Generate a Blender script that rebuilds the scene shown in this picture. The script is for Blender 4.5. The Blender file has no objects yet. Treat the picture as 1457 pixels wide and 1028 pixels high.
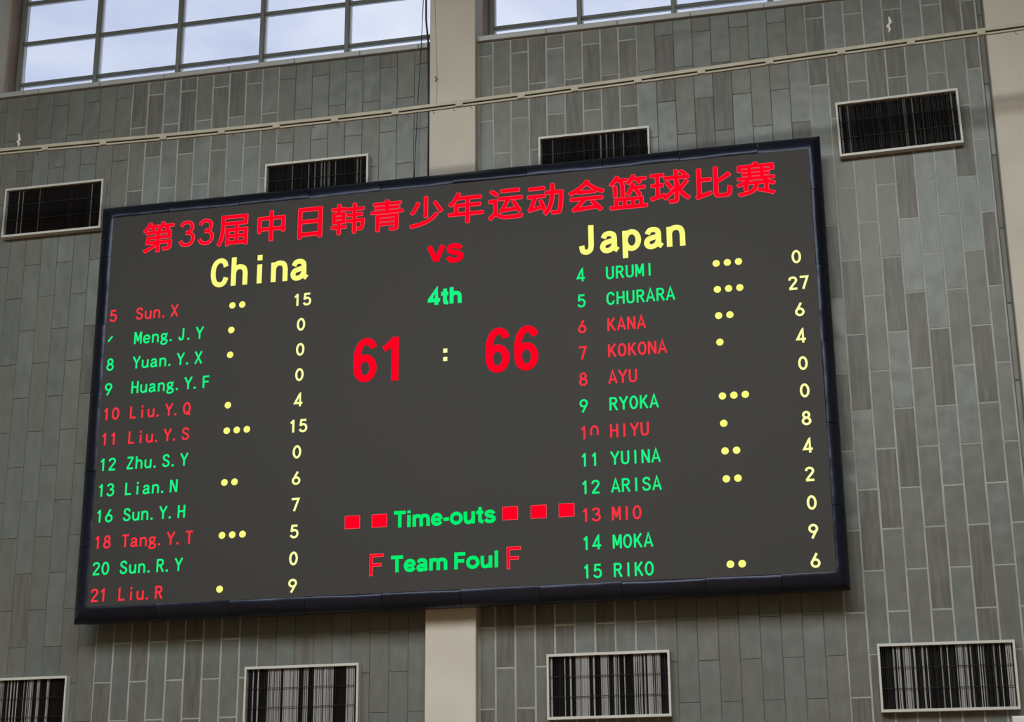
import bpy, bmesh, math, random
from mathutils import Vector, Matrix
random.seed(7)
SC = bpy.context.scene
C = SC.collection
Z0 = 4.94                      # height of the screen's lower edge above the hall floor

# ---------------------------------------------------------------- camera
def camera():
    F, yaw, pitch, roll = 2386.05, 0.2239, 0.306, -0.0079
    cy, sy, cp, sp = math.cos(yaw), math.sin(yaw), math.cos(pitch), math.sin(pitch)
    f = Vector((-sy*cp, cy*cp, sp)); r0 = Vector((cy, sy, 0)); u0 = r0.cross(f)
    r = math.cos(roll)*r0 + math.sin(roll)*u0; u = -math.sin(roll)*r0 + math.cos(roll)*u0
    cam = bpy.data.cameras.new('camera'); cam.sensor_width = 36; cam.lens = F/1457*36; cam.clip_end = 300
    o = bpy.data.objects.new('camera', cam); C.objects.link(o)
    M = Matrix((r, u, -f)).transposed().to_4x4(); M.translation = Vector((9.6059, -19.223, -3.338+Z0))
    o.matrix_world = M; SC.camera = o
camera()

# ---------------------------------------------------------------- sky, lights, exposure
def N(nt, t, x=0, y=0, **kw):
    n = nt.nodes.new(t); n.location = (x, y)
    for k, v in kw.items(): setattr(n, k, v)
    return n
def world():
    w = bpy.data.worlds.new('world'); SC.world = w; w.use_nodes = True
    nt = w.node_tree; nt.nodes.clear()
    tc = N(nt, 'ShaderNodeTexCoord'); mp = N(nt, 'ShaderNodeMapping'); mp.inputs['Scale'].default_value = (1, 1, 2)
    nz = N(nt, 'ShaderNodeTexNoise'); nz.inputs['Scale'].default_value = 7; nz.inputs['Detail'].default_value = 5
    nz.inputs['Roughness'].default_value = .5
    cr = N(nt, 'ShaderNodeValToRGB')
    e = cr.color_ramp.elements
    e[0].position = .36; e[0].color = (.52, .60, .82, 1)
    e[1].position = .66; e[1].color = (.83, .88, .99, 1)
    bg = N(nt, 'ShaderNodeBackground'); bg.inputs['Strength'].default_value = 1.0
    out = N(nt, 'ShaderNodeOutputWorld')
    L = nt.links.new
    L(tc.outputs['Generated'], mp.inputs['Vector']); L(mp.outputs[0], nz.inputs['Vector'])
    L(nz.outputs['Fac'], cr.inputs[0]); L(cr.outputs[0], bg.inputs[0]); L(bg.outputs[0], out.inputs[0])
world()
def area(name, loc, target, size, power, col):
    l = bpy.data.lights.new(name, 'AREA'); l.shape = 'RECTANGLE'; l.size, l.size_y = size; l.energy = power; l.color = col
    o = bpy.data.objects.new(name, l); C.objects.link(o); o.location = loc
    o.rotation_euler = (Vector(target)-Vector(loc)).to_track_quat('-Z', 'Y').to_euler()
area('ceiling_skylight', (4.5, -15.5, Z0+10.6), (4.5, -15.45, Z0-5), (22, 8), 4500, (.92, .97, 1.0))
area('added_warm_fill', (4.5, -26, Z0+12.5), (4.5, -25, Z0-3), (16, 4), 2000, (1.0, .88, .70))  # unseen warm lamp, added to warm and brighten the wall
SC.view_settings.view_transform = 'Standard'; SC.view_settings.look = 'None'
SC.view_settings.gamma = 1; SC.view_settings.use_curve_mapping = False
SC.view_settings.exposure = 0.0

# ---------------------------------------------------------------- materials
def s2l(c):
    return tuple(((v/255+.055)/1.055)**2.4 if v > 10 else v/255/12.92 for v in c)+(1,)
def mat(name, col, rough=.6, metal=0, spec=.5, noise=None, bump=0, streak=None, vary=0, second=None, nscale=3):
    """procedural surface: base colour, optional second colour mixed by noise, per-object tone variation, relief"""
    m = bpy.data.materials.new(name); m.use_nodes = True; nt = m.node_tree; L = nt.links.new
    b = nt.nodes['Principled BSDF']
    b.inputs['Roughness'].default_value = rough; b.inputs['Metallic'].default_value = metal
    b.inputs['Specular IOR Level'].default_value = spec
    tc = N(nt, 'ShaderNodeTexCoord'); mp = N(nt, 'ShaderNodeMapping')
    oi = N(nt, 'ShaderNodeObjectInfo')
    add = N(nt, 'ShaderNodeVectorMath', operation='ADD'); 
    rv = N(nt, 'ShaderNodeVectorMath', operation='SCALE'); rv.inputs['Scale'].default_value = 37.
    comb = N(nt, 'ShaderNodeCombineXYZ')
    for k in range(3): L(oi.outputs['Random'], comb.inputs[k])
    L(comb.outputs[0], rv.inputs[0]); L(tc.outputs['Object'], add.inputs[0]); L(rv.outputs[0], add.inputs[1])
    L(add.outputs[0], mp.inputs['Vector'])
    if streak: mp.inputs['Scale'].default_value = streak
    nz = N(nt, 'ShaderNodeTexNoise'); nz.inputs['Scale'].default_value = nscale; nz.inputs['Detail'].default_value = 4
    L(mp.outputs[0], nz.inputs['Vector'])
    mx = N(nt, 'ShaderNodeMix', data_type='RGBA')
    mx.inputs[6].default_value = s2l(col); mx.inputs[7].default_value = s2l(second or col)
    cr = N(nt, 'ShaderNodeMapRange'); cr.inputs[1].default_value = .35; cr.inputs[2].default_value = .65
    L(nz.outputs['Fac'], cr.inputs[0]); L(cr.outputs[0], mx.inputs[0])
    hsv = N(nt, 'ShaderNodeHueSaturation')
    mr = N(nt, 'ShaderNodeMapRange'); mr.inputs[3].default_value = 1-vary; mr.inputs[4].default_value = 1+vary
    L(oi.outputs['Random'], mr.inputs[0]); L(mr.outputs[0], hsv.inputs['Value'])
    L(mx.outputs[2], hsv.inputs['Color']); L(hsv.outputs[0], b.inputs['Base Color'])
    if bump:
        n2 = N(nt, 'ShaderNodeTexNoise'); n2.inputs['Scale'].default_value = 3.5; n2.inputs['Detail'].default_value = 1
        L(add.outputs[0], n2.inputs['Vector'])
        bp = N(nt, 'ShaderNodeBump'); bp.inputs['Strength'].default_value = 1; bp.inputs['Distance'].default_value = bump
        L(n2.outputs['Fac'], bp.inputs['Height']); L(bp.outputs[0], b.inputs['Normal'])
    return m
def glow(name, col, strength=1.0):
    m = bpy.data.materials.new(name); m.use_nodes = True; nt = m.node_tree; nt.nodes.clear()
    e = N(nt, 'ShaderNodeEmission'); e.inputs[0].default_value = s2l(col); e.inputs[1].default_value = strength
    o = N(nt, 'ShaderNodeOutputMaterial'); nt.links.new(e.outputs[0], o.inputs[0]); return m
M = {
 'tile_green': mat('tile_green', (105,110,106), .40, .15, .45, bump=.012, streak=(4,4,1.2), vary=.06, second=(113,118,113)),
 'tile_grey':  mat('tile_grey', (107,108,101), .43, .12, .4, bump=.010, streak=(4,4,1.2), vary=.06, second=(114,116,108)),
 'tile_brown': mat('tile_brown', (92,91,86), .46, .10, .4, bump=.007, streak=(7,7,.7), vary=.07, second=(109,109,102)),
 'joint_light': mat('joint_light', (166,169,161), .5, second=(146,149,141)),
 'joint_dark': mat('joint_dark', (92,95,90), .8),
 'pillar': mat('pillar', (212,208,196), .75, nscale=1.2, second=(203,197,184)),
 'reveal': mat('reveal', (150,138,128), .8, second=(140,126,116), nscale=1.5),
 'coping': mat('coping', (178,181,180), .5, .3, vary=.05),
 'alu': mat('alu', (128,134,128), .5, .3),
 'alu_lit': mat('alu_lit', (210,218,224), .4, .2),  # paler metal: light on the posts' right sides put into colour
 'bezel': mat('bezel', (38,43,58), .34, .6, .5, bump=.02, vary=.15),
 'casing': mat('casing', (18,18,20), .6),
 'screen': mat('screen', (63,60,58), .62, 0, .3, nscale=1.1, second=(59,60,56)),
 'vent_frame': mat('vent_frame', (205,206,198), .5, .1),
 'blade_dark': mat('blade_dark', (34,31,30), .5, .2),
 'blade_dim_lit': mat('blade_dim_lit', (84,82,80), .5, .2),  # turned blades of the upper vents, weaker caught light in the colour
 'blade_lit': mat('blade_lit', (150,150,148), .45, .3),  # turned blades of the lower vents, caught light put into the colour
 'vent_back': mat('vent_back', (14,13,13), .9),
 'wire': mat('wire', (40,40,38), .5),
 'track': mat('track', (176,172,152), .55, .1, second=(164,160,140)),
 'track_dark': mat('track_dark', (60,58,50), .7),
 'cable': mat('cable', (22,22,24), .5),
 'thread': mat('thread', (120,116,104), .8),
 'cloth': mat('cloth', (225,225,220), .9),
 'white': mat('white', (226,226,222), .5),
 'floor': mat('floor', (128,96,58), .5, nscale=.5, second=(116,86,50)),
 'plaster': mat('plaster', (128,126,120), .85, nscale=.8, second=(120,118,112)),
 'red': glow('red_led', (255,0,34)), 'pink': glow('red_halo', (255,84,92)), 'red2': glow('soft_red_led', (255,52,66)),  # pink is the halo round the red lamps, painted as a rim
 'green': glow('green_led', (0,240,112)), 'green2': glow('pale_green_led', (24,246,134)), 'yellow': glow('yellow_led', (252,253,128)), 'yellow2': glow('pale_yellow_led', (254,255,168)),
}
def glass():
    m = bpy.data.materials.new('window_glass'); m.use_nodes = True; nt = m.node_tree; nt.nodes.clear()
    t = N(nt, 'ShaderNodeBsdfTransparent'); t.inputs[0].default_value = (.97, .98, 1, 1)
    g = N(nt, 'ShaderNodeBsdfGlossy'); g.inputs['Roughness'].default_value = .02
    fr = N(nt, 'ShaderNodeFresnel'); fr.inputs[0].default_value = 1.3
    mx = N(nt, 'ShaderNodeMixShader'); o = N(nt, 'ShaderNodeOutputMaterial'); L = nt.links.new
    L(fr.outputs[0], mx.inputs[0]); L(t.outputs[0], mx.inputs[1]); L(g.outputs[0], mx.inputs[2]); L(mx.outputs[0], o.inputs[0])
    return m
M['glass'] = glass()

# ---------------------------------------------------------------- helpers
def box(bm, x0, x1, y0, y1, z0, z1):
    v = [bm.verts.new(p) for p in [(x0,y0,z0),(x1,y0,z0),(x1,y1,z0),(x0,y1,z0),(x0,y0,z1),(x1,y0,z1),(x1,y1,z1),(x0,y1,z1)]]
    for f in ((0,3,2,1),(4,5,6,7),(0,1,5,4),(1,2,6,5),(2,3,7,6),(3,0,4,7)): bm.faces.new([v[i] for i in f])
def chamfer_box(bm, x0, x1, y0, y1, z0, z1, c):
    """box whose front (low y) edges are chamfered"""
    a = [bm.verts.new(p) for p in [(x0,y1,z0),(x1,y1,z0),(x1,y1,z1),(x0,y1,z1)]]
    b = [bm.verts.new(p) for p in [(x0,y0+c,z0),(x1,y0+c,z0),(x1,y0+c,z1),(x0,y0+c,z1)]]
    d = [bm.verts.new(p) for p in [(x0+c,y0,z0+c),(x1-c,y0,z0+c),(x1-c,y0,z1-c),(x0+c,y0,z1-c)]]
    bm.faces.new(a[::-1]); bm.faces.new(d)
    for k in range(4):
        n = (k+1) % 4
        bm.faces.new((a[k],a[n],b[n],b[k])); bm.faces.new((b[k],b[n],d[n],d[k]))
def tube(bm, pts, r, n=8):
    rings = []
    P = [Vector(p) for p in pts]
    for i, p in enumerate(P):
        d = (P[min(i+1, len(P)-1)]-P[max(i-1, 0)]).normalized()
        a = d.orthogonal().normalized() if i == 0 else (rings[-1][1] - d*rings[-1][1].dot(d)).normalized()
        b = d.cross(a)
        rings.append(([bm.verts.new(p+r*(math.cos(2*math.pi*k/n)*a+math.sin(2*math.pi*k/n)*b)) for k in range(n)], a))
    for (r0, _), (r1, _) in zip(rings, rings[1:]):
        for k in range(n): bm.faces.new((r0[k], r0[(k+1) % n], r1[(k+1) % n], r1[k]))
    bm.faces.new(rings[0][0][::-1]); bm.faces.new(rings[-1][0])
def mesh(name, bm):
    bmesh.ops.recalc_face_normals(bm, faces=bm.faces)
    me = bpy.data.meshes.new(name); bm.to_mesh(me); bm.free(); return me
def obj(name, bm, m, parent=None, loc=None, label=None, smooth=False):
    """link a bmesh (or mesh) as one object; loc is in world metres, parents are unrotated empties/meshes"""
    me = mesh(name, bm) if isinstance(bm, bmesh.types.BMesh) else bm
    if m and not me.materials: me.materials.append(m)
    if smooth:
        for p in me.polygons: p.use_smooth = True
    o = bpy.data.objects.new(name, me); C.objects.link(o)
    o.location = Vector(loc or (0,0,0))
    if parent:
        o.parent = parent; o.location = Vector(loc or wloc(parent)) - wloc(parent)
    if label: o['label'] = label
    return o
def wloc(o):
    v = Vector(o.location)
    while o.parent: o = o.parent; v += o.location
    return v
def empty(name, loc):
    o = bpy.data.objects.new(name, None); C.objects.link(o); o.location = loc; o.empty_display_size = .2; return o
def tag(o, label=None, cat=None, group=None, kind=None):
    if label: o['label'] = label
    if cat: o['category'] = cat
    if group: o['group'] = group
    if kind: o['kind'] = kind
    return o
B = bmesh.new

# ================================================================ the setting
bm = B(); box(bm, -14, 24, -32, .6, -.3, 0)
tag(obj('floor', bm, M['floor']), 'pale wooden hall floor below the board', 'floor', kind='structure')

def slab(name, x0, x1, y0, y1, z0, z1, label, cat):
    bm = B(); box(bm, x0, x1, y0, y1, z0, z1); tag(obj(name, bm, M['plaster']), label, cat, kind='structure')
slab('wall_side_left', -14.2, -14, -32, .6, 0, Z0+13, 'pale plain side wall of the hall', 'wall')
slab('wall_side_right', 24, 24.2, -32, .6, 0, Z0+13, 'pale plain far side wall of the hall', 'wall')
slab('wall_rear', -14, 24, -32.2, -32, 0, Z0+13, 'pale plain rear wall of the hall', 'wall')
slab('wall_outer_left', -14, -2.85, .0, .6, 0, Z0+13, 'pale wall beyond the left pillar', 'wall')
slab('wall_outer_right', 12.6, 24, .0, .6, 0, Z0+13, 'pale wall beyond the right pillar', 'wall')
ZB, ZS = -2.3, 7.31            # bottom of the clad part shown, underside of the coping
H = .9375
def clad_wall(name, label, x0, x1, cols, wide):
    """slab with recessed joints; every tile is a child. cols: list of (xa, xb, phase); wide(x) -> joint is a broad pale one"""
    bm = B(); box(bm, x0, x1, -.002, .5, -Z0, ZS)
    w = obj(name, bm, M['joint_dark'], loc=(0,0,Z0)); tag(w, label, 'wall', kind='structure')
    # pale grout laid into the broad joints
    bm = B()
    for a, b in wide: box(bm, a, b, -.0055, .018, ZB, ZS-.002)
    g = obj('grout', bm, M['joint_light'], w, loc=(0,0,Z0), label='pale wide grout joints')
    g['kind'] = 'stuff'
    for i, (xa, xb, ph) in enumerate(cols):
        isw = any(a-.05 <= (xa+xb)/2 <= b+.05 for a, b in wide)
        gx = .011 if isw else .003; gz = .009 if isw else .0025
        z = ph - 3*H
        while z < ZS:
            a, b = max(z, ZB), min(z+H, ZS)
            hidden = xa > .45 and xb < 8.55 and a > .45 and b < 4.65
            if b-a > .03 and not hidden:
                bm = B(); hx, hz = (xb-xa)/2-gx, (b-a)/2-gz
                chamfer_box(bm, -hx, hx, -.008, -.001, -hz, hz, .0025)
                p = (.36, .34) if isw else (.10, .42)
                r = random.random()
                mm = M['tile_brown'] if r < p[0] else M['tile_grey'] if r < sum(p) else M['tile_green']
                t = obj('tile', bm, mm, w, loc=((xa+xb)/2, 0, (a+b)/2+Z0))
                t.rotation_euler = (random.uniform(-.004, .004), 0, random.uniform(-.006, .006))
            z += H
    return w
lc = [(-.094+.2373*k, -.094+.2373*(k+1), -.86 if k % 2 == 0 else -.39) for k in range(-10, 18)]
clad_wall('wall_left', 'grey tile-clad wall bay left of the beige pillar', -2.8, 4.30, lc, [(-.105, 2.050)])
rc = [(4.767+.2376*j, 4.767+.2376*(j+1), -.39 if j % 2 == 0 else -.86) for j in range(0, 26)]
rc[0] = (4.812, rc[0][1], rc[0][2]); rc.append((10.945, 11.115, -.39)); rc.append((11.125, 11.20, -.62))
clad_wall('wall_right', 'grey tile-clad wall bay right of the beige pillar', 4.70, 11.25, rc, [(4.80, 6.915), (9.03, 11.125)])

# pillars: the shaft stands proud of the tiles; beside the windows a set back strip forms the reveal
def pillar(name, x0, x1, label):
    bm = B(); chamfer_box(bm, x0, x1, -.16, .30, -Z0, 11.0, .008)
    o = obj(name, bm, M['pillar'], loc=(0,0,Z0)); tag(o, label, 'pillar', kind='structure')
    bm = B(); box(bm, x0+.01, x1+.035, .30, .62, 7.31, 11.0)
    obj('reveal_strip', bm, M['reveal'], o, loc=(0,0,Z0), label='pinkish set-back strip beside the window')
pillar('trim_1', 4.19, 4.805, 'beige pillar behind the middle of the board')
pillar('trim_2', 11.205, 12.6, 'broad beige pillar at the right edge')
pillar('trim_3', -2.85, -2.235, 'beige pillar at the left window edge')

# coping above the tiles, in separate lengths
def coping(name, x0, joints, x1, label):
    bm = B(); box(bm, x0, x1, .0, .62, 7.31, 7.345)
    o = obj(name, bm, M['coping'], loc=(0,0,Z0)); tag(o, label, 'sill', kind='structure')
    xs = [x0]+joints+[x1]
    for a, b in zip(xs, xs[1:]):
        bm = B(); chamfer_box(bm, a+.003, b-.003, -.055, .0, 7.318, 7.392, .005); box(bm, a+.003, b-.003, .0, .50, 7.345, 7.392)
        obj('coping_length', bm, M['coping'], o, loc=(0,0,Z0))
coping('trim_4', -2.22, [-1.506,-.58,.382,1.327,2.266,3.188,4.0], 4.185, 'pale metal sill under the left window')
coping('trim_5', 4.785, [5.73,6.67,7.615,8.554,9.5,10.44], 11.20, 'pale metal sill under the right window')

# windows: posts, rails and panes
def window(name, x0, mull, x1, label):
    o = empty(name, ((x0+x1)/2, .5, 7.39+Z0)); tag(o, label, 'window', kind='structure')
    yf, yb = .50, .60
    rails = [7.80, 8.46, 9.12, 9.78, 10.44]
    for k, x in enumerate([x0+.03]+mull+[x1-.03]):
        bm = B(); chamfer_box(bm, x-.030, x+.030, yf-.02, yb, 7.39, 10.98, .006)
        obj('mullion', bm, M['alu'], o, loc=(0,0,Z0))
        bm = B(); box(bm, x+.030, x+.048, yf+.03, yb-.01, 7.39, 10.98)  # added strip that carries the post's lit side as a paler colour
        obj('lit_post_side', bm, M['alu_lit'], o, loc=(0,0,Z0), label='paler strip standing for the lit side of the post')
    xs = [x0]+mull+[x1]
    for a, b in zip(xs, xs[1:]):
        a2, b2 = a+(.050 if a != x0 else .08), b-(.032 if b != x1 else .062)
        for z in rails:
            bm = B(); tube(bm, [(a2-.015, yf+.02, z), (b2, yf+.02, z)], .027, 10)
            box(bm, a2, b2, yf+.03, yb-.02, z-.022, z+.022)
            obj('rail', bm, M['alu'], o, loc=(0,0,Z0))
        zz = [7.395]+rails+[10.97]
        for c, d in zip(zz, zz[1:]):
            bm = B(); box(bm, a2, b2, yf+.055, yf+.061, c+(.024 if c > 7.5 else 0), d-.024)
            obj('glass_pane', bm, M['glass'], o, loc=(0,0,Z0))
window('window_1', -2.19, [-.955,.31,1.56,2.81,4.06], 4.20, 'gridded daylight window at upper left')
window('window_2', 4.84, [6.075,7.34,8.60,9.86], 11.20, 'gridded daylight window at upper middle right')
bm = B(); box(bm, -2.85, 12.6, -.16, .62, 11.0, 13)
tag(obj('wall_upper', bm, M['plaster'], loc=(0,0,Z0)), 'pale wall above the windows', 'wall', kind='structure')
bm = B(); box(bm, -14.2, 24.2, -32.2, .62, 13, 13.3)
tag(obj('ceiling', bm, M['plaster'], loc=(0,0,Z0)), 'pale hall ceiling', 'ceiling', kind='structure')

# ================================================================ the scoreboard
W, HS = 9.0, 5.114
YS = -.5
sb = empty('scoreboard', (4.5, 0, Z0)); tag(sb, 'huge dark scoreboard with glowing red, green and yellow lettering', 'scoreboard')
bm = B(); box(bm, -.13, W+.10, -.40, -.17, -.165, HS+.13)
box(bm, -.02, W+.02, -.49, -.40, -.02, HS+.02)
obj('casing', bm, M['casing'], sb, loc=(0,0,Z0))
for x in (.9, 3.2, 5.8, 8.1):
    for z in (.3, 4.8):
        bm = B(); box(bm, x-.05, x+.05, -.172, -.010, z-.05, z+.05); obj('wall_bracket', bm, M['casing'], sb, loc=(0,0,Z0))
bm = B(); box(bm, 0, W, YS, -.48, 0, HS)
screen = obj('screen', bm, M['screen'], sb, loc=(0,0,Z0), label='dark grey lamp panel')

# bezel: bulged sheet lengths with mitred corners.  profile runs from the screen edge outward and back
PROF = [(0.0, -.499), (.05, -.505), (.25, -.502), (.5, -.485), (.75, -.452), (.93, -.412), (1.0, -.385), (1.0, -.33)]
def bezel_side(side, cuts):
    l, r, t, b = .214, .141, .199, .186
    ends = {'top': (-l, W+r), 'bottom': (-l, W+r), 'left': (-b, HS+t), 'right': (-b, HS+t)}[side]
    w = {'top': t, 'bottom': b, 'left': l, 'right': r}[side]
    L0, L1 = (0, W) if side in ('top', 'bottom') else (0, HS)
    c = [None]+cuts+[None]
    for i in range(len(c)-1):
        bm = B(); rows = []
        jig = random.uniform(-.004, .004); seg = 8
        for s in range(seg+1):
            row = []
            for (u, y) in PROF:
                off = u*w
                e0 = L0-(L0-ends[0])*u if c[i] is None else c[i]+.003
                e1 = L1+(ends[1]-L1)*u if c[i+1] is None else c[i+1]-.003
                q = e0+(e1-e0)*s/seg
                dent = .006*math.sin(3.1*q+2*i)*math.sin(math.pi*u)
                yy = y + (jig+dent if 0 < u else 0)
                P = {'top': (q, yy, HS+off), 'bottom': (q, yy, -off), 'left': (-off, yy, q), 'right': (W+off, yy, q)}[side]
                row.append(bm.verts.new(P))
            rows.append(row)
        for a, d in zip(rows, rows[1:]):
            for k in range(len(PROF)-1): bm.faces.new((a[k], a[k+1], d[k+1], d[k]))
        nmain = len(bm.faces)
        # returned edges at both ends so that the sheet has body
        for row in (rows[0], rows[-1]):
            back = [bm.verts.new((v.co.x, v.co.y+.03, v.co.z)) for v in row]
            for k in range(len(row)-1): bm.faces.new((row[k], row[k+1], back[k+1], back[k]))
        for k, f in enumerate(bm.faces): f.smooth = k < nmain
        for f in list(bm.faces)[nmain:]:
            for e in f.edges: e.smooth = False
        obj('bezel_length', bm, M['bezel'], sb, loc=(0,0,Z0))
bezel_side('top', [.78,1.75,2.70,3.65,4.60,5.55,6.50,7.45,8.4])
bezel_side('bottom', [.9,1.85,2.8,3.75,4.70,5.65,6.60,7.55,8.4])
bezel_side('left', [.75,1.71,2.68,3.63,4.58])
bezel_side('right', [.75,1.71,2.68,3.63,4.59])

# ---------------------------------------------------------------- lamp lettering: stroke glyphs in a 12-unit cell (1 unit = 1 cm)
def ell(cx, cy, rx, ry, n=20):
    return [(cx+rx*math.cos(2*math.pi*k/n+.3), cy+ry*math.sin(2*math.pi*k/n+.3)) for k in range(n+1)]
def cr(*p):
    """smooth curve through points"""
    P = [p[0]]+list(p)+[p[-1]]; out = []
    for i in range(1, len(P)-2):
        a, b, c, d = P[i-1:i+3]
        for k in range(5):
            t = k/5
            out.append(tuple(.5*((2*b[j])+(c[j]-a[j])*t+(2*a[j]-5*b[j]+4*c[j]-d[j])*t*t+(3*b[j]-a[j]-3*c[j]+d[j])*t**3) for j in (0, 1)))
    out.append(p[-1]); return out
ARCH = [cr((1.8,7),(2.4,9),(4,10.3),(6,10.5),(8,9.5),(8.8,7)), [(8.8,7.2),(8.8,0)]]
G = {
 '0': [ell(5.5,8,3.9,7)], '1': [[(2.2,11.6),(5.4,14.8)],[(5.4,16),(5.4,0)]],
 '2': [cr((1.6,11.6),(2.3,13.9),(5,15.1),(7.9,14.2),(8.9,11.8),(8,9.3),(5.2,5.8),(1.8,1.2)),[(1.1,1),(9.8,1)]],
 '3': [cr((1.5,12.6),(2.8,14.6),(5.2,15.1),(7.8,14.2),(8.6,11.9),(7.6,9.5),(4.6,8.4)),cr((4.4,8.4),(7.4,8),(9.2,6.3),(9.3,4.2),(8,1.8),(5.2,.9),(2.6,1.7),(1.2,3.8))],
 '4': [[(7.3,0),(7.3,16),(6.6,15.2),(1.2,4.4),(10.3,4.4)]],
 '5': [[(9,15),(2.9,15),(2.1,7.8)],cr((2.1,8),(4,9.5),(6.2,9.6),(8.4,8.2),(9.2,5.2),(8.2,2.1),(5.4,.9),(3,1.5),(1.2,3.6))],
 '6': [ell(5.6,4.9,3.9,4),[(7.4,16),(2.3,6.6)]], '7': [[(1.1,15),(9.3,15),(4.2,0)]],
 '8': [ell(5.5,11.8,3.1,3.3),ell(5.5,4.5,3.9,3.7)], '9': [ell(5.4,11.1,3.9,4),[(8.8,9.4),(3.8,0)]],
 'A': [[(.9,0),(5.4,15.8),(9.9,0)],[(2.6,5),(8.2,5)]],
 'C': [cr((9.1,11.3),(8,14.1),(5.6,15.1),(3,13.8),(1.6,10.5),(1.5,6),(2.8,2.3),(5.5,.9),(8,2),(9.3,5))],
 'F': [[(2,0),(2,15),(9.4,15)],[(2,8.2),(8.6,8.2)]], 'H': [[(1.7,0),(1.7,16)],[(9.1,0),(9.1,16)],[(1.7,8.3),(9.1,8.3)]],
 'I': [[(5.4,0),(5.4,16)]], 'J': [[(7.2,16),(7.2,4.2)],cr((7.2,4.4),(6.6,2),(4.6,.9),(2.6,1.8),(2,4.8))],
 'K': [[(1.8,0),(1.8,16)],[(9.2,16),(2.2,6.4)],[(4.4,9.2),(9.5,0)]], 'L': [[(2,16),(2,1),(9,1)]],
 'M': [[(1.3,0),(1.3,16)],[(1.7,15.6),(5.4,3.6)],[(9.1,15.6),(5.4,3.6)],[(9.5,0),(9.5,16)]],
 'N': [[(1.6,0),(1.6,16)],[(1.8,15.6),(9,.4)],[(9.2,0),(9.2,16)]], 'O': [ell(5.4,8,4,7.1)],
 'Q': [ell(5.4,8,4,7.1),[(5.8,4.2),(9.8,-.8)]],
 'R': [[(1.8,0),(1.8,16)],[(1.8,15),(5.4,15)],cr((5,15),(7.8,14.3),(8.8,11.5),(7.8,8.9),(5,8.2)),[(5.4,8.2),(1.8,8.2)],[(5.4,8.2),(9.6,0)]],
 'S': [cr((8.8,11.8),(7.9,14.2),(5.4,15.1),(2.9,14.1),(2,11.8),(3,9.6),(5.6,8.2),(8.2,6.6),(9.1,4.2),(8.1,1.9),(5.4,.9),(2.6,1.8),(1.4,4.6))],
 'T': [[(1,15),(9.8,15)],[(5.4,15),(5.4,0)]], 'U': [[(1.7,16),(1.7,5)],cr((1.7,5.2),(2.5,2.2),(5.4,.9),(8.3,2.2),(9.1,5.2)),[(9.1,5),(9.1,16)]],
 'X': [[(1.2,16),(9.7,0)],[(9.5,16),(1.2,0)]], 'Y': [[(.9,16),(5.4,7.4)],[(9.9,16),(5.4,7.4)],[(5.4,8),(5.4,0)]],
 'Z': [[(1.4,15),(9,15)],[(9,15),(1.6,1)],[(1.3,1),(9.6,1)]],
 'a': [cr((1.9,8),(3.1,10),(5.4,10.5),(7.4,9.6),(7.9,7.4)),[(7.9,7.6),(7.9,2),(9.8,.6)],cr((7.9,6.5),(5,5.9),(2.4,5),(1.5,3),(2.4,1.2),(4.4,.8),(6.6,1.8),(7.9,4))],
 'e': [[(1.6,5.8),(9.2,5.8)],cr((9.2,5.8),(8.6,9),(5.6,10.5),(2.7,9.3),(1.6,5.8),(2.7,2),(5.6,.8),(8.9,2.6))],
 'g': [ell(4.9,7.7,3.1,2.9),[(6.6,9.6),(9.6,10.8)],cr((3.2,5.2),(2.4,4.1),(3.6,3.1),(7,2.8),(9.1,1.1),(8.2,-1.9),(5,-3),(2,-2.2),(1.5,-.2),(3.2,2.2))],
 'h': [[(1.8,0),(1.8,16)]]+ARCH, 'n': [[(1.8,0),(1.8,11.2)]]+ARCH, 'i': [[(5.4,0),(5.4,10.8)],[(5.4,13.2),(5.4,16)]],
 'u': [[(1.8,11),(1.8,4)],cr((1.8,4.2),(2.6,1.8),(4.6,.8),(6.8,1.4),(8.8,3.8)),[(8.8,11),(8.8,0)]],
 'p': [[(1.8,11.2),(1.8,-4)],ell(5.4,5.6,3.6,4.8)], '.': [[(2.4,0),(2.4,2.6)]],
}
def ribbon(bm, pts, w, y, closed=None):
    """flat stroke of width w in the plane of the screen, mitred"""
    P = [Vector((p[0], 0, p[1])) for p in pts]
    if closed is None: closed = (P[0]-P[-1]).length < 1e-5
    if closed: P = P[:-1]
    n = len(P); A = []
    for i in range(n):
        a = P[(i-1) % n] if (closed or i > 0) else None
        b = P[(i+1) % n] if (closed or i < n-1) else None
        d1 = (P[i]-a).normalized() if a is not None else None
        d2 = (b-P[i]).normalized() if b is not None else None
        d1 = d1 or d2; d2 = d2 or d1
        n1 = Vector((-d1.z, 0, d1.x)); n2 = Vector((-d2.z, 0, d2.x)); m = (n1+n2)
        if m.length < .2: m = n1
        m.normalize(); k = min(1/max(m.dot(n1), .3), 2.0)
        A.append((bm.verts.new((P[i].x+m.x*w/2*k, y, P[i].z+m.z*w/2*k)), bm.verts.new((P[i].x-m.x*w/2*k, y, P[i].z-m.z*w/2*k))))
    rng = range(n) if closed else range(n-1)
    for i in rng:
        j = (i+1) % n
        try: bm.faces.new((A[i][0], A[j][0], A[j][1], A[i][1]))
        except ValueError: pass
def kind_of(ch): return 'digit' if ch.isdigit() else 'full_stop' if ch == '.' else 'letter'
def write(text, x, z, sx, sz, w, m, name, label, pitch=12., y0=YS-.003):
    """write text with its first cell at x, baseline z (screen metres); sx, sz metres per unit; w stroke width; one object per character"""
    for i, ch in enumerate(text):
        bm = B()
        for s in G[ch]: ribbon(bm, [(cx*sx, cy*sz) for cx, cy in s], max(2.8*sx if ch == '.' else w, w), y0)
        obj(kind_of(ch), bm, M[m], screen, loc=(x+i*pitch*sx, 0, z+Z0), label=label)
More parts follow.
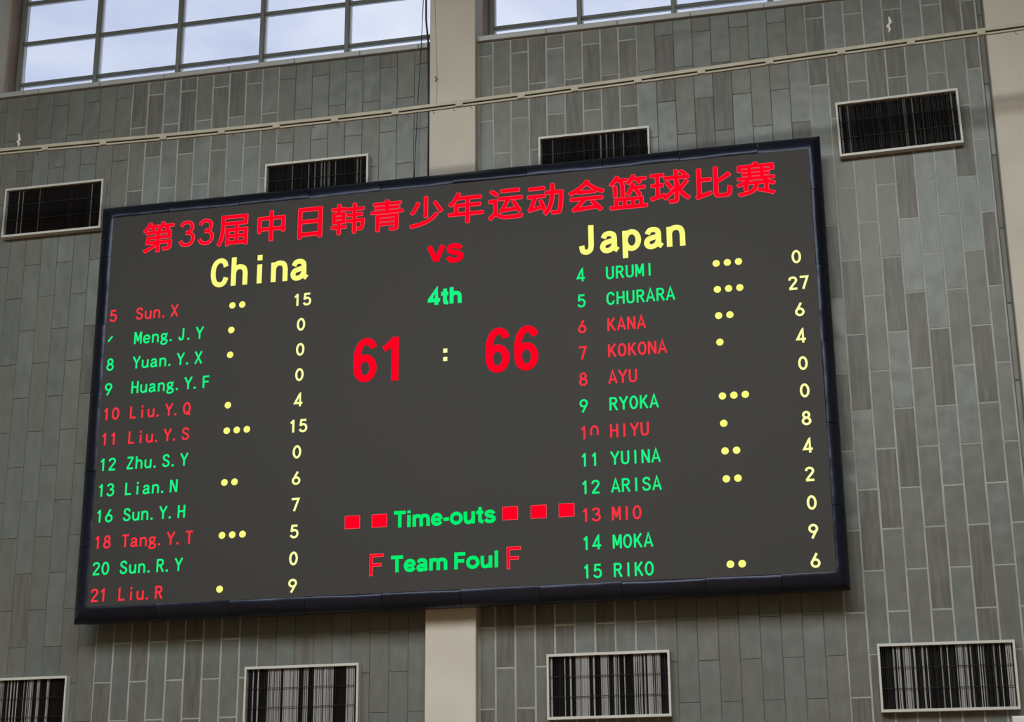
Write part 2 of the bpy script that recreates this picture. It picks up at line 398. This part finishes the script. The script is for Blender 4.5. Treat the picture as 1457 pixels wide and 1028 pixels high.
def layers(name, parts, x, z, label):
    """one object out of several flat layers: parts = [(bmesh, material key)]"""
    me = bpy.data.meshes.new(name); big = B()
    for k, (bm, m) in enumerate(parts):
        me.materials.append(M[m])
        for f in bm.faces: f.material_index = k
        t = bpy.data.meshes.new('t'); bm.to_mesh(t); bm.free(); big.from_mesh(t); bpy.data.meshes.remove(t)
    big.to_mesh(me); big.free()
    return obj(name, me, None, screen, loc=(x, 0, z+Z0), label=label)
U = .01
# rows: number, name, colour, dots, points
LEFT = [('5','Sun.X','r',2,'15'),("'",'Meng.J.Y','g',1,'0'),('8','Yuan.Y.X','g',1,'0'),('9','Huang.Y.F','g',0,'0'),('10','Liu.Y.Q','r',1,'4'),
        ('11','Liu.Y.S','r',3,'15'),('12','Zhu.S.Y','g',0,'0'),('13','Lian.N','g',2,'6'),('16','Sun.Y.H','g',0,'7'),('18','Tang.Y.T','r',3,'5'),
        ('20','Sun.R.Y','g',0,'0'),('21','Liu.R','r',1,'9')]
RIGHT = [('4','URUMI','g',3,'0'),('5','CHURARA','g',3,'27'),('6','KANA','r',2,'6'),('7','KOKONA','r',1,'4'),('8','AYU','r',0,'0'),
         ('9','RYOKA','g',3,'0'),('10','HIYU','r',1,'8'),('11','YUINA','g',2,'4'),('12','ARISA','g',2,'2'),('13','MIO','r',0,'0'),
         ('14','MOKA','g',0,'9'),('15','RIKO','g',2,'6')]
def disc(x, z, r, m, name, label):
    bm = B(); vs = [bm.verts.new((r*math.cos(2*math.pi*k/28), YS-.003, r*math.sin(2*math.pi*k/28))) for k in range(28)]
    c = bm.verts.new((0, YS-.003, 0))
    for k in range(28): bm.faces.new((c, vs[k], vs[(k+1) % 28]))
    return obj(name, bm, M[m], screen, loc=(x, 0, z+Z0), label=label)
def table(rows, xn, xname, xdot, xs_one, side):
    for i, (num, name, c, dots, pts) in enumerate(rows):
        z = 3.667-.3283*i
        col, cn = ('red2', 'red') if c == 'r' else ('green2', 'green')
        if num == "'":      # only the tip of the digit's lamps is lit
            bm = B(); ribbon(bm, [(0,0),(.055,.07)], .022, YS-.003); obj('digit', bm, M[col], screen, loc=(.045, 0, 3.40+Z0), label='green short slanted stroke')
        elif side == 'right' and num == '10':
            write('1', xn, z, U, U, .021, col, 'jersey_number', 'red digit one')
            bm = B(); ribbon(bm, [(p[0]*U, p[1]*U) for p in cr((1.6,4.2),(1.6,9.5),(2.6,13.4),(5.5,15.2),(8.4,13.4),(9.4,9.5),(9.4,4.2))], .021, YS-.003)
            obj('digit', bm, M[col], screen, loc=(xn+.12, 0, z+Z0), label='red zero with its lower part unlit')
        else:
            write(num, xn, z, U, U, .023, col, 'jersey_number', cn+' jersey digit')
        write(name, xname, z, U, U, .023, col, 'player_name', cn+' name lettering')
        for d in range(dots): disc(xdot+.132*d, z+.082, .043, 'yellow', 'foul_dot', 'pale yellow foul dot')
        k = len(pts)
        write(pts, xs_one-(.056 if k == 2 else 0), z, U*1.06, U, .027, 'yellow2', 'points_digits', 'pale yellow points digit')
table(LEFT, .040, .403, 1.722, 2.590, 'left')
table(RIGHT, 6.152, 6.507, 7.839, 8.722, 'right')

# team names, bold
def bold(text, x, z, pitch_m, cap_m, w, m, label):
    """bold half-width lettering: stroke centres pulled in so that the ink keeps the cell"""
    sx = pitch_m/12; sz = cap_m/16
    for i, ch in enumerate(text):
        bm = B()
        for s in G[ch]:
            ribbon(bm, [((5.4+(cx-5.4)*1.0)*sx, (cy if cy in (0, 16) or cy < 0 else 1.2+(cy-1)*.965)*sz) for cx, cy in s], w, YS-.003)
        obj('letter', bm, M[m], screen, loc=(x+i*pitch_m, 0, z+Z0), label=label)
bold('China', 1.410, 4.015, .2690, .384, .066, 'yellow', 'bold yellow team lettering')
bold('Japan', 6.178, 4.012, .2690, .374, .066, 'yellow', 'bold yellow team lettering')

# big score: bold narrow digits as outlines (outer and inner contours)
def poly_text(shapes, x, z, m, name, label):
    bm = B()
    for pts, w in shapes: ribbon(bm, pts, w, YS-.003)
    return obj(name, bm, M[m], screen, loc=(x, 0, z+Z0), label=label)
def six(dx):
    bowl = ell(.150+dx, .185, .102, .133, 30)
    return [(bowl, .090), (cr((.255+dx,.440),(.232+dx,.500),(.165+dx,.533),(.100+dx,.500),(.058+dx,.410),(.046+dx,.300),(.049+dx,.190),(.07+dx,.12)), .088)]
one = [([(.105,.0),(.105,.555)][::1], .088)]
poly_text(six(0), 3.345, 2.592, 'red', 'score_digit', 'big bold red digit')
poly_text([([(.148,.0),(.148,.560)], .092), (cr((.115,.515),(.07,.455),(.0,.415)), .082)], 3.730, 2.592, 'red', 'score_digit', 'big bold red digit')
poly_text(six(0), 5.015, 2.587, 'red', 'score_digit', 'big bold red digit')
poly_text(six(0), 5.370, 2.587, 'red', 'score_digit', 'big bold red digit')
for z in (2.925, 2.819):
    bm = B(); box(bm, -.026, .026, YS-.003, YS, -.026, .026)
    obj('colon_dot', bm, M['yellow2'], screen, loc=(4.512, 0, z+Z0), label='square pale colon dot')

# time-out squares with the halo painted as a paler rim
for xa, xb in ((3.280,3.470),(3.615,3.806),(5.212,5.400),(5.551,5.740),(5.884,6.070)):
    h = (xb-xa)/2; b1, b2 = B(), B()
    box(b1, -h, h, YS-.002, YS, -.080, .080); box(b2, -h+.005, h-.005, YS-.004, YS, -.075, .075)
    layers('time_out_square', [(b1, 'pink'), (b2, 'red')], (xa+xb)/2, .865, 'red square lamp block')
for x in (3.575, 5.236):
    b1, b2 = B(), B()
    for pts in ([(.045,0),(.045,.243),(.195,.243)], [(.045,.130),(.170,.130)]): ribbon(b1, pts, .040, YS-.003)
    for pts in ([(.045,.006),(.045,.243),(.189,.243)], [(.045,.130),(.164,.130)]): ribbon(b2, pts, .028, YS-.005)
    layers('letter', [(b1, 'pink'), (b2, 'red')], x, .205, 'tall red letter')

# proportional bold words: lower case glyphs of their own, advance widths in units of 1/16 cap height
G2 = {
 'T': (11.6, [[(.2,14.4),(11.2,14.4)],[(5.7,15),(5.7,0)]]), 'F': (11.2, [[(2.4,0),(2.4,14.4),(10.6,14.4)],[(2.4,7.8),(9.6,7.8)]]),
 'i': (5.4, [[(2.7,0),(2.7,11.6)],[(2.7,13.2),(2.7,16)]]), 'l': (5.4, [[(2.7,0),(2.7,16)]]), '-': (6.6, [[(.8,5.6),(5.8,5.6)]]), ' ': (4.6, []),
 'm': (17.6, [[(2.3,0),(2.3,11.6)],cr((2.3,7.5),(3.6,9.8),(5.8,10.2),(8.2,9.3),(8.8,6.8)),[(8.8,7),(8.8,0)],cr((8.8,7.5),(10,9.8),(12.2,10.2),(14.6,9.3),(15.3,6.8)),[(15.3,7),(15.3,0)]]),
 'e': (11.2, [[(2,5.8),(9.6,5.8)],cr((9.6,5.8),(8.6,9.3),(5.7,10.5),(3,9.3),(1.9,5.8),(3,2.4),(5.8,1.3),(8.2,2.0),(9.8,3.6))]),
 'o': (12.2, [ell(6.1,5.9,4.4,4.6,24)]), 'u': (12, [[(2.3,11.6),(2.3,4.8)],cr((2.3,5),(3,2.2),(5.2,1.3),(7.8,2.4),(9.5,4.8)),[(9.5,11.6),(9.5,0)]]),
 't': (7.4, [[(3.8,15.2),(3.8,3.2)],cr((3.8,3.4),(4.4,1.6),(6.8,1.4)),[(.4,10.3),(6.8,10.3)]]),
 's': (11, [cr((9.0,8.3),(7.8,10),(5.3,10.6),(2.8,9.9),(2.3,8.3),(3.4,6.9),(6,6),(8.6,5),(9.2,3.2),(8,1.7),(5.5,1.1),(2.9,1.7),(1.7,3.6))]),
 'a': (11.2, [cr((2.1,8.2),(3.2,10.1),(5.6,10.6),(8,9.8),(8.6,7.6)),[(8.6,7.8),(8.6,2.4),(9.4,.2)],cr((8.6,6.2),(5.4,5.6),(2.8,4.8),(2,3),(3,1.4),(5,1.2),(7.2,2.2),(8.6,4.4))]),
 'h': (12, [[(2.3,0),(2.3,16)],cr((2.3,7.5),(3.8,9.8),(6,10.2),(8.6,9.3),(9.5,6.8)),[(9.5,7),(9.5,0)]]),
 'v': (11, [[(1.4,11.6),(5.5,1.4)],[(9.6,11.6),(5.5,1.4)]]), '4': (11.4, [[(7.6,0),(7.6,15.2),(1.6,5.2),(1.6,4.6),(10.8,4.6)]]),
}
def prop(text, x0, x1, z, cap, w, m, label, big=False):
    total = sum(G2[c][0] for c in text); sx = (x1-x0)/total; sz = cap/16; x = x0
    for ch in text:
        adv, st = G2[ch]
        if st:
            bm = B()
            for s_ in st: ribbon(bm, [(a*sx, b*sz) for a, b in s_], w, YS-.003)
            obj('hyphen' if ch == '-' else kind_of(ch), bm, M[m], screen, loc=(x, 0, z+Z0), label=label)
        x += adv*sx
prop('vs', 4.270, 4.745, 4.068, .325, .066, 'red', 'bold red lettering between the team names')
prop('4th', 4.290, 4.728, 3.525, .213, .050, 'green2', 'bold green period lettering')
prop('Time-outs', 3.890, 5.135, .768, .200, .042, 'green', 'bold green caption lettering')
prop('Team Foul', 3.860, 5.175, .235, .198, .042, 'green', 'bold green caption lettering')

# font lettering (title and the bold green words)
def font_mesh(text, offset, size=1.0):
    cu = bpy.data.curves.new('lettering', 'FONT'); cu.body = text; cu.size = size; cu.offset = offset; cu.resolution_u = 4
    o = bpy.data.objects.new('lettering', cu); C.objects.link(o)
    dg = bpy.context.evaluated_depsgraph_get(); me = bpy.data.meshes.new_from_object(o.evaluated_get(dg))
    C.objects.unlink(o); bpy.data.objects.remove(o); bpy.data.curves.remove(cu)
    return me
def fat(me, r, n, y):
    """ink grown by r: copies of the glyph shifted around a circle, all in one plane"""
    bm = B()
    for k in range(n):
        t = me.copy(); dx, dz = r*math.cos(2*math.pi*k/n+.4), r*math.sin(2*math.pi*k/n+.4)
        for v in t.vertices: v.co = Vector((v.co.x+dx, y, v.co.z+dz))
        bm.from_mesh(t); bpy.data.meshes.remove(t)
    return bm
def title_char(ch, x0, x1, z0, z1):
    me = font_mesh(ch, 0)
    xs = [v.co.x for v in me.vertices]; ys = [v.co.y for v in me.vertices]
    a, b, c, d = min(xs), max(xs), min(ys), max(ys); g = .012
    for v in me.vertices:
        v.co = Vector((-(x1-x0)/2+g+(v.co.x-a)/(b-a)*(x1-x0-2*g), 0, g+(v.co.y-c)/(d-c)*(z1-z0-2*g)))
    layers('title_character', [(fat(me, g, 10, YS-.002), 'pink'), (fat(me, .007, 8, YS-.005), 'red')], (x0+x1)/2, z0, 'red title character')
TITLE = [('第',.432,.872,4.569,4.997),('届',1.465,1.891,4.563,4.990),('中',2.014,2.395,4.575,4.999),('日',2.561,2.893,4.561,4.990),
 ('韩',3.001,3.457,4.568,4.992),('青',3.527,3.962,4.560,4.990),('少',4.037,4.476,4.559,4.985),('年',4.537,4.998,4.568,4.990),('运',5.053,5.500,4.562,4.982),
 ('动',5.548,6.010,4.567,4.992),('会',6.063,6.527,4.561,4.995),('篮',6.571,7.051,4.553,5.005),('球',7.076,7.574,4.568,5.012),('比',7.625,8.077,4.580,4.997),('赛',8.121,8.601,4.567,5.014)]
for t in TITLE: title_char(*t)
for x in (.935, 1.196):
    b1, b2 = B(), B()
    for st in G['3']:
        pts = [(cx*.0215, cy*.0222) for cx, cy in st]; ribbon(b1, pts, .050, YS-.002); ribbon(b2, pts, .036, YS-.005)
    layers('title_character', [(b1, 'pink'), (b2, 'red')], x, 4.612, 'red title digit')

# ================================================================ wall vents with upright blades
def vent(x0, z1, w, h, rot, pale, label, group):
    zc = z1-h/2; xc = x0+w/2
    root = empty('air_vent', (xc, -.008, zc+Z0)); tag(root, label, 'vent', group)
    fw, t = .030, .012
    P0 = (xc, -.008, zc+Z0)
    bm = B(); hw, hh = w/2, h/2
    for a, b, c, d in ((-hw,hw,hh-fw,hh),(-hw,hw,-hh,-hh+fw),(-hw,-hw+fw*.8,-hh+fw,hh-fw),(hw-fw*.8,hw,-hh+fw,hh-fw)):
        box(bm, a, b, -.10, 0, c, d)
    obj('frame', bm, M['vent_frame'], root, loc=P0)
    bm = B(); box(bm, -hw+.03, hw-.03, -.012, -.002, -hh+.035, hh-.035); obj('back_plate', bm, M['vent_back'], root, loc=P0)
    bd, bp = B(), B(); x = -hw+.05
    rnd = random.Random(int(x0*100)+int(z1*10))
    n = 0
    state = 0
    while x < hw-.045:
        # blades stand at uneven angles: edge-on ones stay dark, turned ones are coloured paler as if catching light
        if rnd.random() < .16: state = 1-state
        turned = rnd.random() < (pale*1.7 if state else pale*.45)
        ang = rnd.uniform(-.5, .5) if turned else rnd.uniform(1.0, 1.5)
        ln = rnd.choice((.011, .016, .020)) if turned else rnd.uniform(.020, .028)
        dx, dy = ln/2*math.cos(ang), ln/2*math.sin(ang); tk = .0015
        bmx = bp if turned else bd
        v = []
        for z in (-hh+fw, hh-fw):
            for sx, s in ((-1,-1),(1,-1),(1,1),(-1,1)):
                v.append(bmx.verts.new((x+sx*dx-s*tk*math.sin(ang), -.055+sx*dy+s*tk*math.cos(ang), z)))
        for f in ((0,3,2,1),(4,5,6,7),(0,1,5,4),(1,2,6,5),(2,3,7,6),(3,0,4,7)): bmx.faces.new([v[i] for i in f])
        x += rnd.uniform(.018, .026)
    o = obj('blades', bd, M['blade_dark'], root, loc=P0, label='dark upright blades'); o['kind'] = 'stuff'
    o = obj('blades', bp, M['blade_lit' if pale > .2 else 'blade_dim_lit'], root, loc=P0, label='upright blades coloured paler as if catching the light'); o['kind'] = 'stuff'
    for z in (-h*.16, h*.15):
        bm = B(); tube(bm, [(-hw+.03, -.078, z), (hw-.03, -.078, z)], .004, 6); obj('wire', bm, M['wire'], root, loc=P0)
    root.rotation_euler = (0, rot, 0)
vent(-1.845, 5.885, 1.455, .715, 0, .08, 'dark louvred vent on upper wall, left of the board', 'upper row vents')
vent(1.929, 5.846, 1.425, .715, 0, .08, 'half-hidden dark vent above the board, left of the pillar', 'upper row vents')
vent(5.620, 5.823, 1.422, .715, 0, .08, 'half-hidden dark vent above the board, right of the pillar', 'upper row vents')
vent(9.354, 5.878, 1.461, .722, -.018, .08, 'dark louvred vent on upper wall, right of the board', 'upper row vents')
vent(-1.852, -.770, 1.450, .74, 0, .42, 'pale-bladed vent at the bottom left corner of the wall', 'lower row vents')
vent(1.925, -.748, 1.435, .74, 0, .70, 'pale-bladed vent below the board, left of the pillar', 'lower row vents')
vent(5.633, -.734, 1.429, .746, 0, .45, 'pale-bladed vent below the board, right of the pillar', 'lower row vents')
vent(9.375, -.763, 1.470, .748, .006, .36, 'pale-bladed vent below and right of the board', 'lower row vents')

# white cabinet whose corner shows at lower right
root = empty('wall_cabinet', (11.3, -.008, -2.2+Z0)); tag(root, 'white box on the wall, corner showing at lower right', 'cabinet')
bm = B(); chamfer_box(bm, 10.745, 11.19, -.10, -.01, -2.25, -1.585, .006); obj('body', bm, M['white'], root, loc=(0,0,Z0))
bm = B(); chamfer_box(bm, 10.765, 11.17, -.112, -.10, -2.23, -1.605, .004); obj('door', bm, M['white'], root, loc=(0,0,Z0))

# ================================================================ banner track slung across the hall in front of the wall
YT = -1.3
def tz(x):
    """sagging line of the track"""
    K = [(-2.461,5.859),(-1.121,5.836),(0.2,5.81),(1.023,5.792),(2.134,5.779),(3.282,5.777),(4.086,5.783),(5.666,5.815),(7.092,5.852),(8.643,5.903),(10.27,5.953),(11.419,5.986),(12.472,6.022)]
    for (a, za), (b, zb) in zip(K, K[1:]):
        if x <= b: return za+(zb-za)*(x-a)/(b-a)
    return K[-1][1]
tr = empty('banner_track', (4.9, YT, tz(4.9)+Z0)); tag(tr, 'thin cream double rail slung across the wall above the board', 'rail')
X0, X1 = -2.9, 12.6
def strip(y0, y1, dz0, dz1, xa, xb, n):
    bm = B(); rings = []
    for i in range(n+1):
        x = xa+(xb-xa)*i/n; z = tz(x)
        rings.append([bm.verts.new(p) for p in ((x,y0,z+dz0),(x,y1,z+dz0),(x,y1,z+dz1),(x,y0,z+dz1))])
    for a, b in zip(rings, rings[1:]):
        for k in range(4): bm.faces.new((a[k],a[(k+1)%4],b[(k+1)%4],b[k]))
    bm.faces.new(rings[0]); bm.faces.new(rings[-1][::-1]); return bm
obj('upper_rail', strip(YT-.02, YT+.02, .004, .044, X0, X1, 60), M['track'], tr, loc=(0,0,Z0))
obj('web', strip(YT+.004, YT+.014, -.02, .006, X0, X1, 60), M['track_dark'], tr, loc=(0,0,Z0), label='dark slot between the rails')
obj('lower_rail', strip(YT-.016, YT+.014, -.040, -.018, X0, X1, 60), M['track'], tr, loc=(0,0,Z0))
br = None
for x in (-1.437,-0.61,0.201,1.026,1.814,2.542,3.306,4.085,4.896,5.668,6.324,7.092,7.847,8.649,9.478,10.267,11.053,11.85):
    if br is None:
        bm = B(); box(bm, -.045, .045, YT-.026, YT+.020, -.034, .030); br = mesh('bracket', bm)
    o = obj('bracket', br, M['track'], tr, loc=(x, 0, tz(x)+Z0))
    o.rotation_euler = (0, -math.atan((tz(x+.2)-tz(x-.2))/.4), 0)
bm = B(); tube(bm, [(0,YT,-.038),(0,YT,-.062),(.006,YT,-.074),(.016,YT,-.082),(.024,YT,-.074)], .0035, 6); hk = mesh('hook', bm)
for x in (-0.97,-0.723,-0.466,-0.161,0.123,0.745,1.368,1.961,2.373,2.689,3.014,3.33,4.24,4.559,4.817,5.037,6.346,7.399,8.116,11.423):
    obj('hook', hk, M['wire'], tr, loc=(x, 0, tz(x)+Z0))
# cords that hold the track
def cord(x, label, xt=None):
    xt = x if xt is None else xt
    bm = B(); z0 = tz(x)+.04
    tube(bm, [(x,YT,z0),(x+.004,YT,z0+.35),(xt,YT,z0+1.4),(xt,YT,13.0)], .0035, 6)
    return tag(obj('hanging_cord', bm, M['thread'], loc=(0,0,Z0)), label, 'cord', 'cords holding the rail')
cord(4.608, 'thin cord in front of the beige pillar, holding the cream rail', 4.575)
cord(10.036, 'thin cord above the right-hand vent, holding the cream rail', 10.06)
cord(-1.002, 'thin cord at the left edge, holding the cream rail', -1.006)
def shred(x, z0, z1, w, label, m='cloth', seed=1):
    rnd = random.Random(seed); bm = B(); n = 9; rows = []
    for i in range(n):
        z = z0+(z1-z0)*i/(n-1); cx = x+rnd.uniform(-.4,.4)*w; ww = w*(.25+.75*math.sin(math.pi*(i+.4)/n)*rnd.uniform(.6,1))
        rows.append([bm.verts.new((cx+ww*a*.5, YT+b*.5*ww, z)) for a, b in ((-1,-.3),(0,-1),(1,-.3),(1,.4),(0,1),(-1,.4))])
    for a, b in zip(rows, rows[1:]):
        for k in range(6): bm.faces.new((a[k],a[(k+1)%6],b[(k+1)%6],b[k]))
    bm.faces.new(rows[0][::-1]); bm.faces.new(rows[-1])
    tag(obj('cloth_shred', bm, M[m], loc=(0,0,Z0), smooth=True), label, 'rag')
shred(10.044, 6.108, 6.309, .045, 'white torn shred knotted on the cord above the right-hand vent', seed=3)
shred(-1.004, 5.888, 6.08, .04, 'white torn shred knotted on the cord at the left edge', seed=5)
shred(4.602, 6.137, 6.214, .035, 'small frayed knot on the cord before the beige pillar', 'thread', seed=8)

# cables beside the pillar
bm = B(); tube(bm, [(4.11,-.09,10.9),(4.113,-.09,8.0),(4.116,-.09,7.70),(4.147,-.09,7.37),(4.158,-.075,6.45),(4.160,-.075,5.33)], .013, 8)
tag(obj('cable', bm, M['cable'], loc=(0,0,Z0), smooth=True), 'thick black cable running down the left side of the beige pillar', 'cable')
bm = B(); tube(bm, [(4.09,-.09,10.9),(4.074,-.09,8.0),(4.059,-.09,7.53),(4.043,-.09,7.17),(4.011,-.09,6.46),(3.985,-.09,5.76),(3.971,-.09,5.33)], .006, 6)
tag(obj('cable', bm, M['cable'], loc=(0,0,Z0), smooth=True), 'thin black wire wandering down the tiles left of the beige pillar', 'cable')
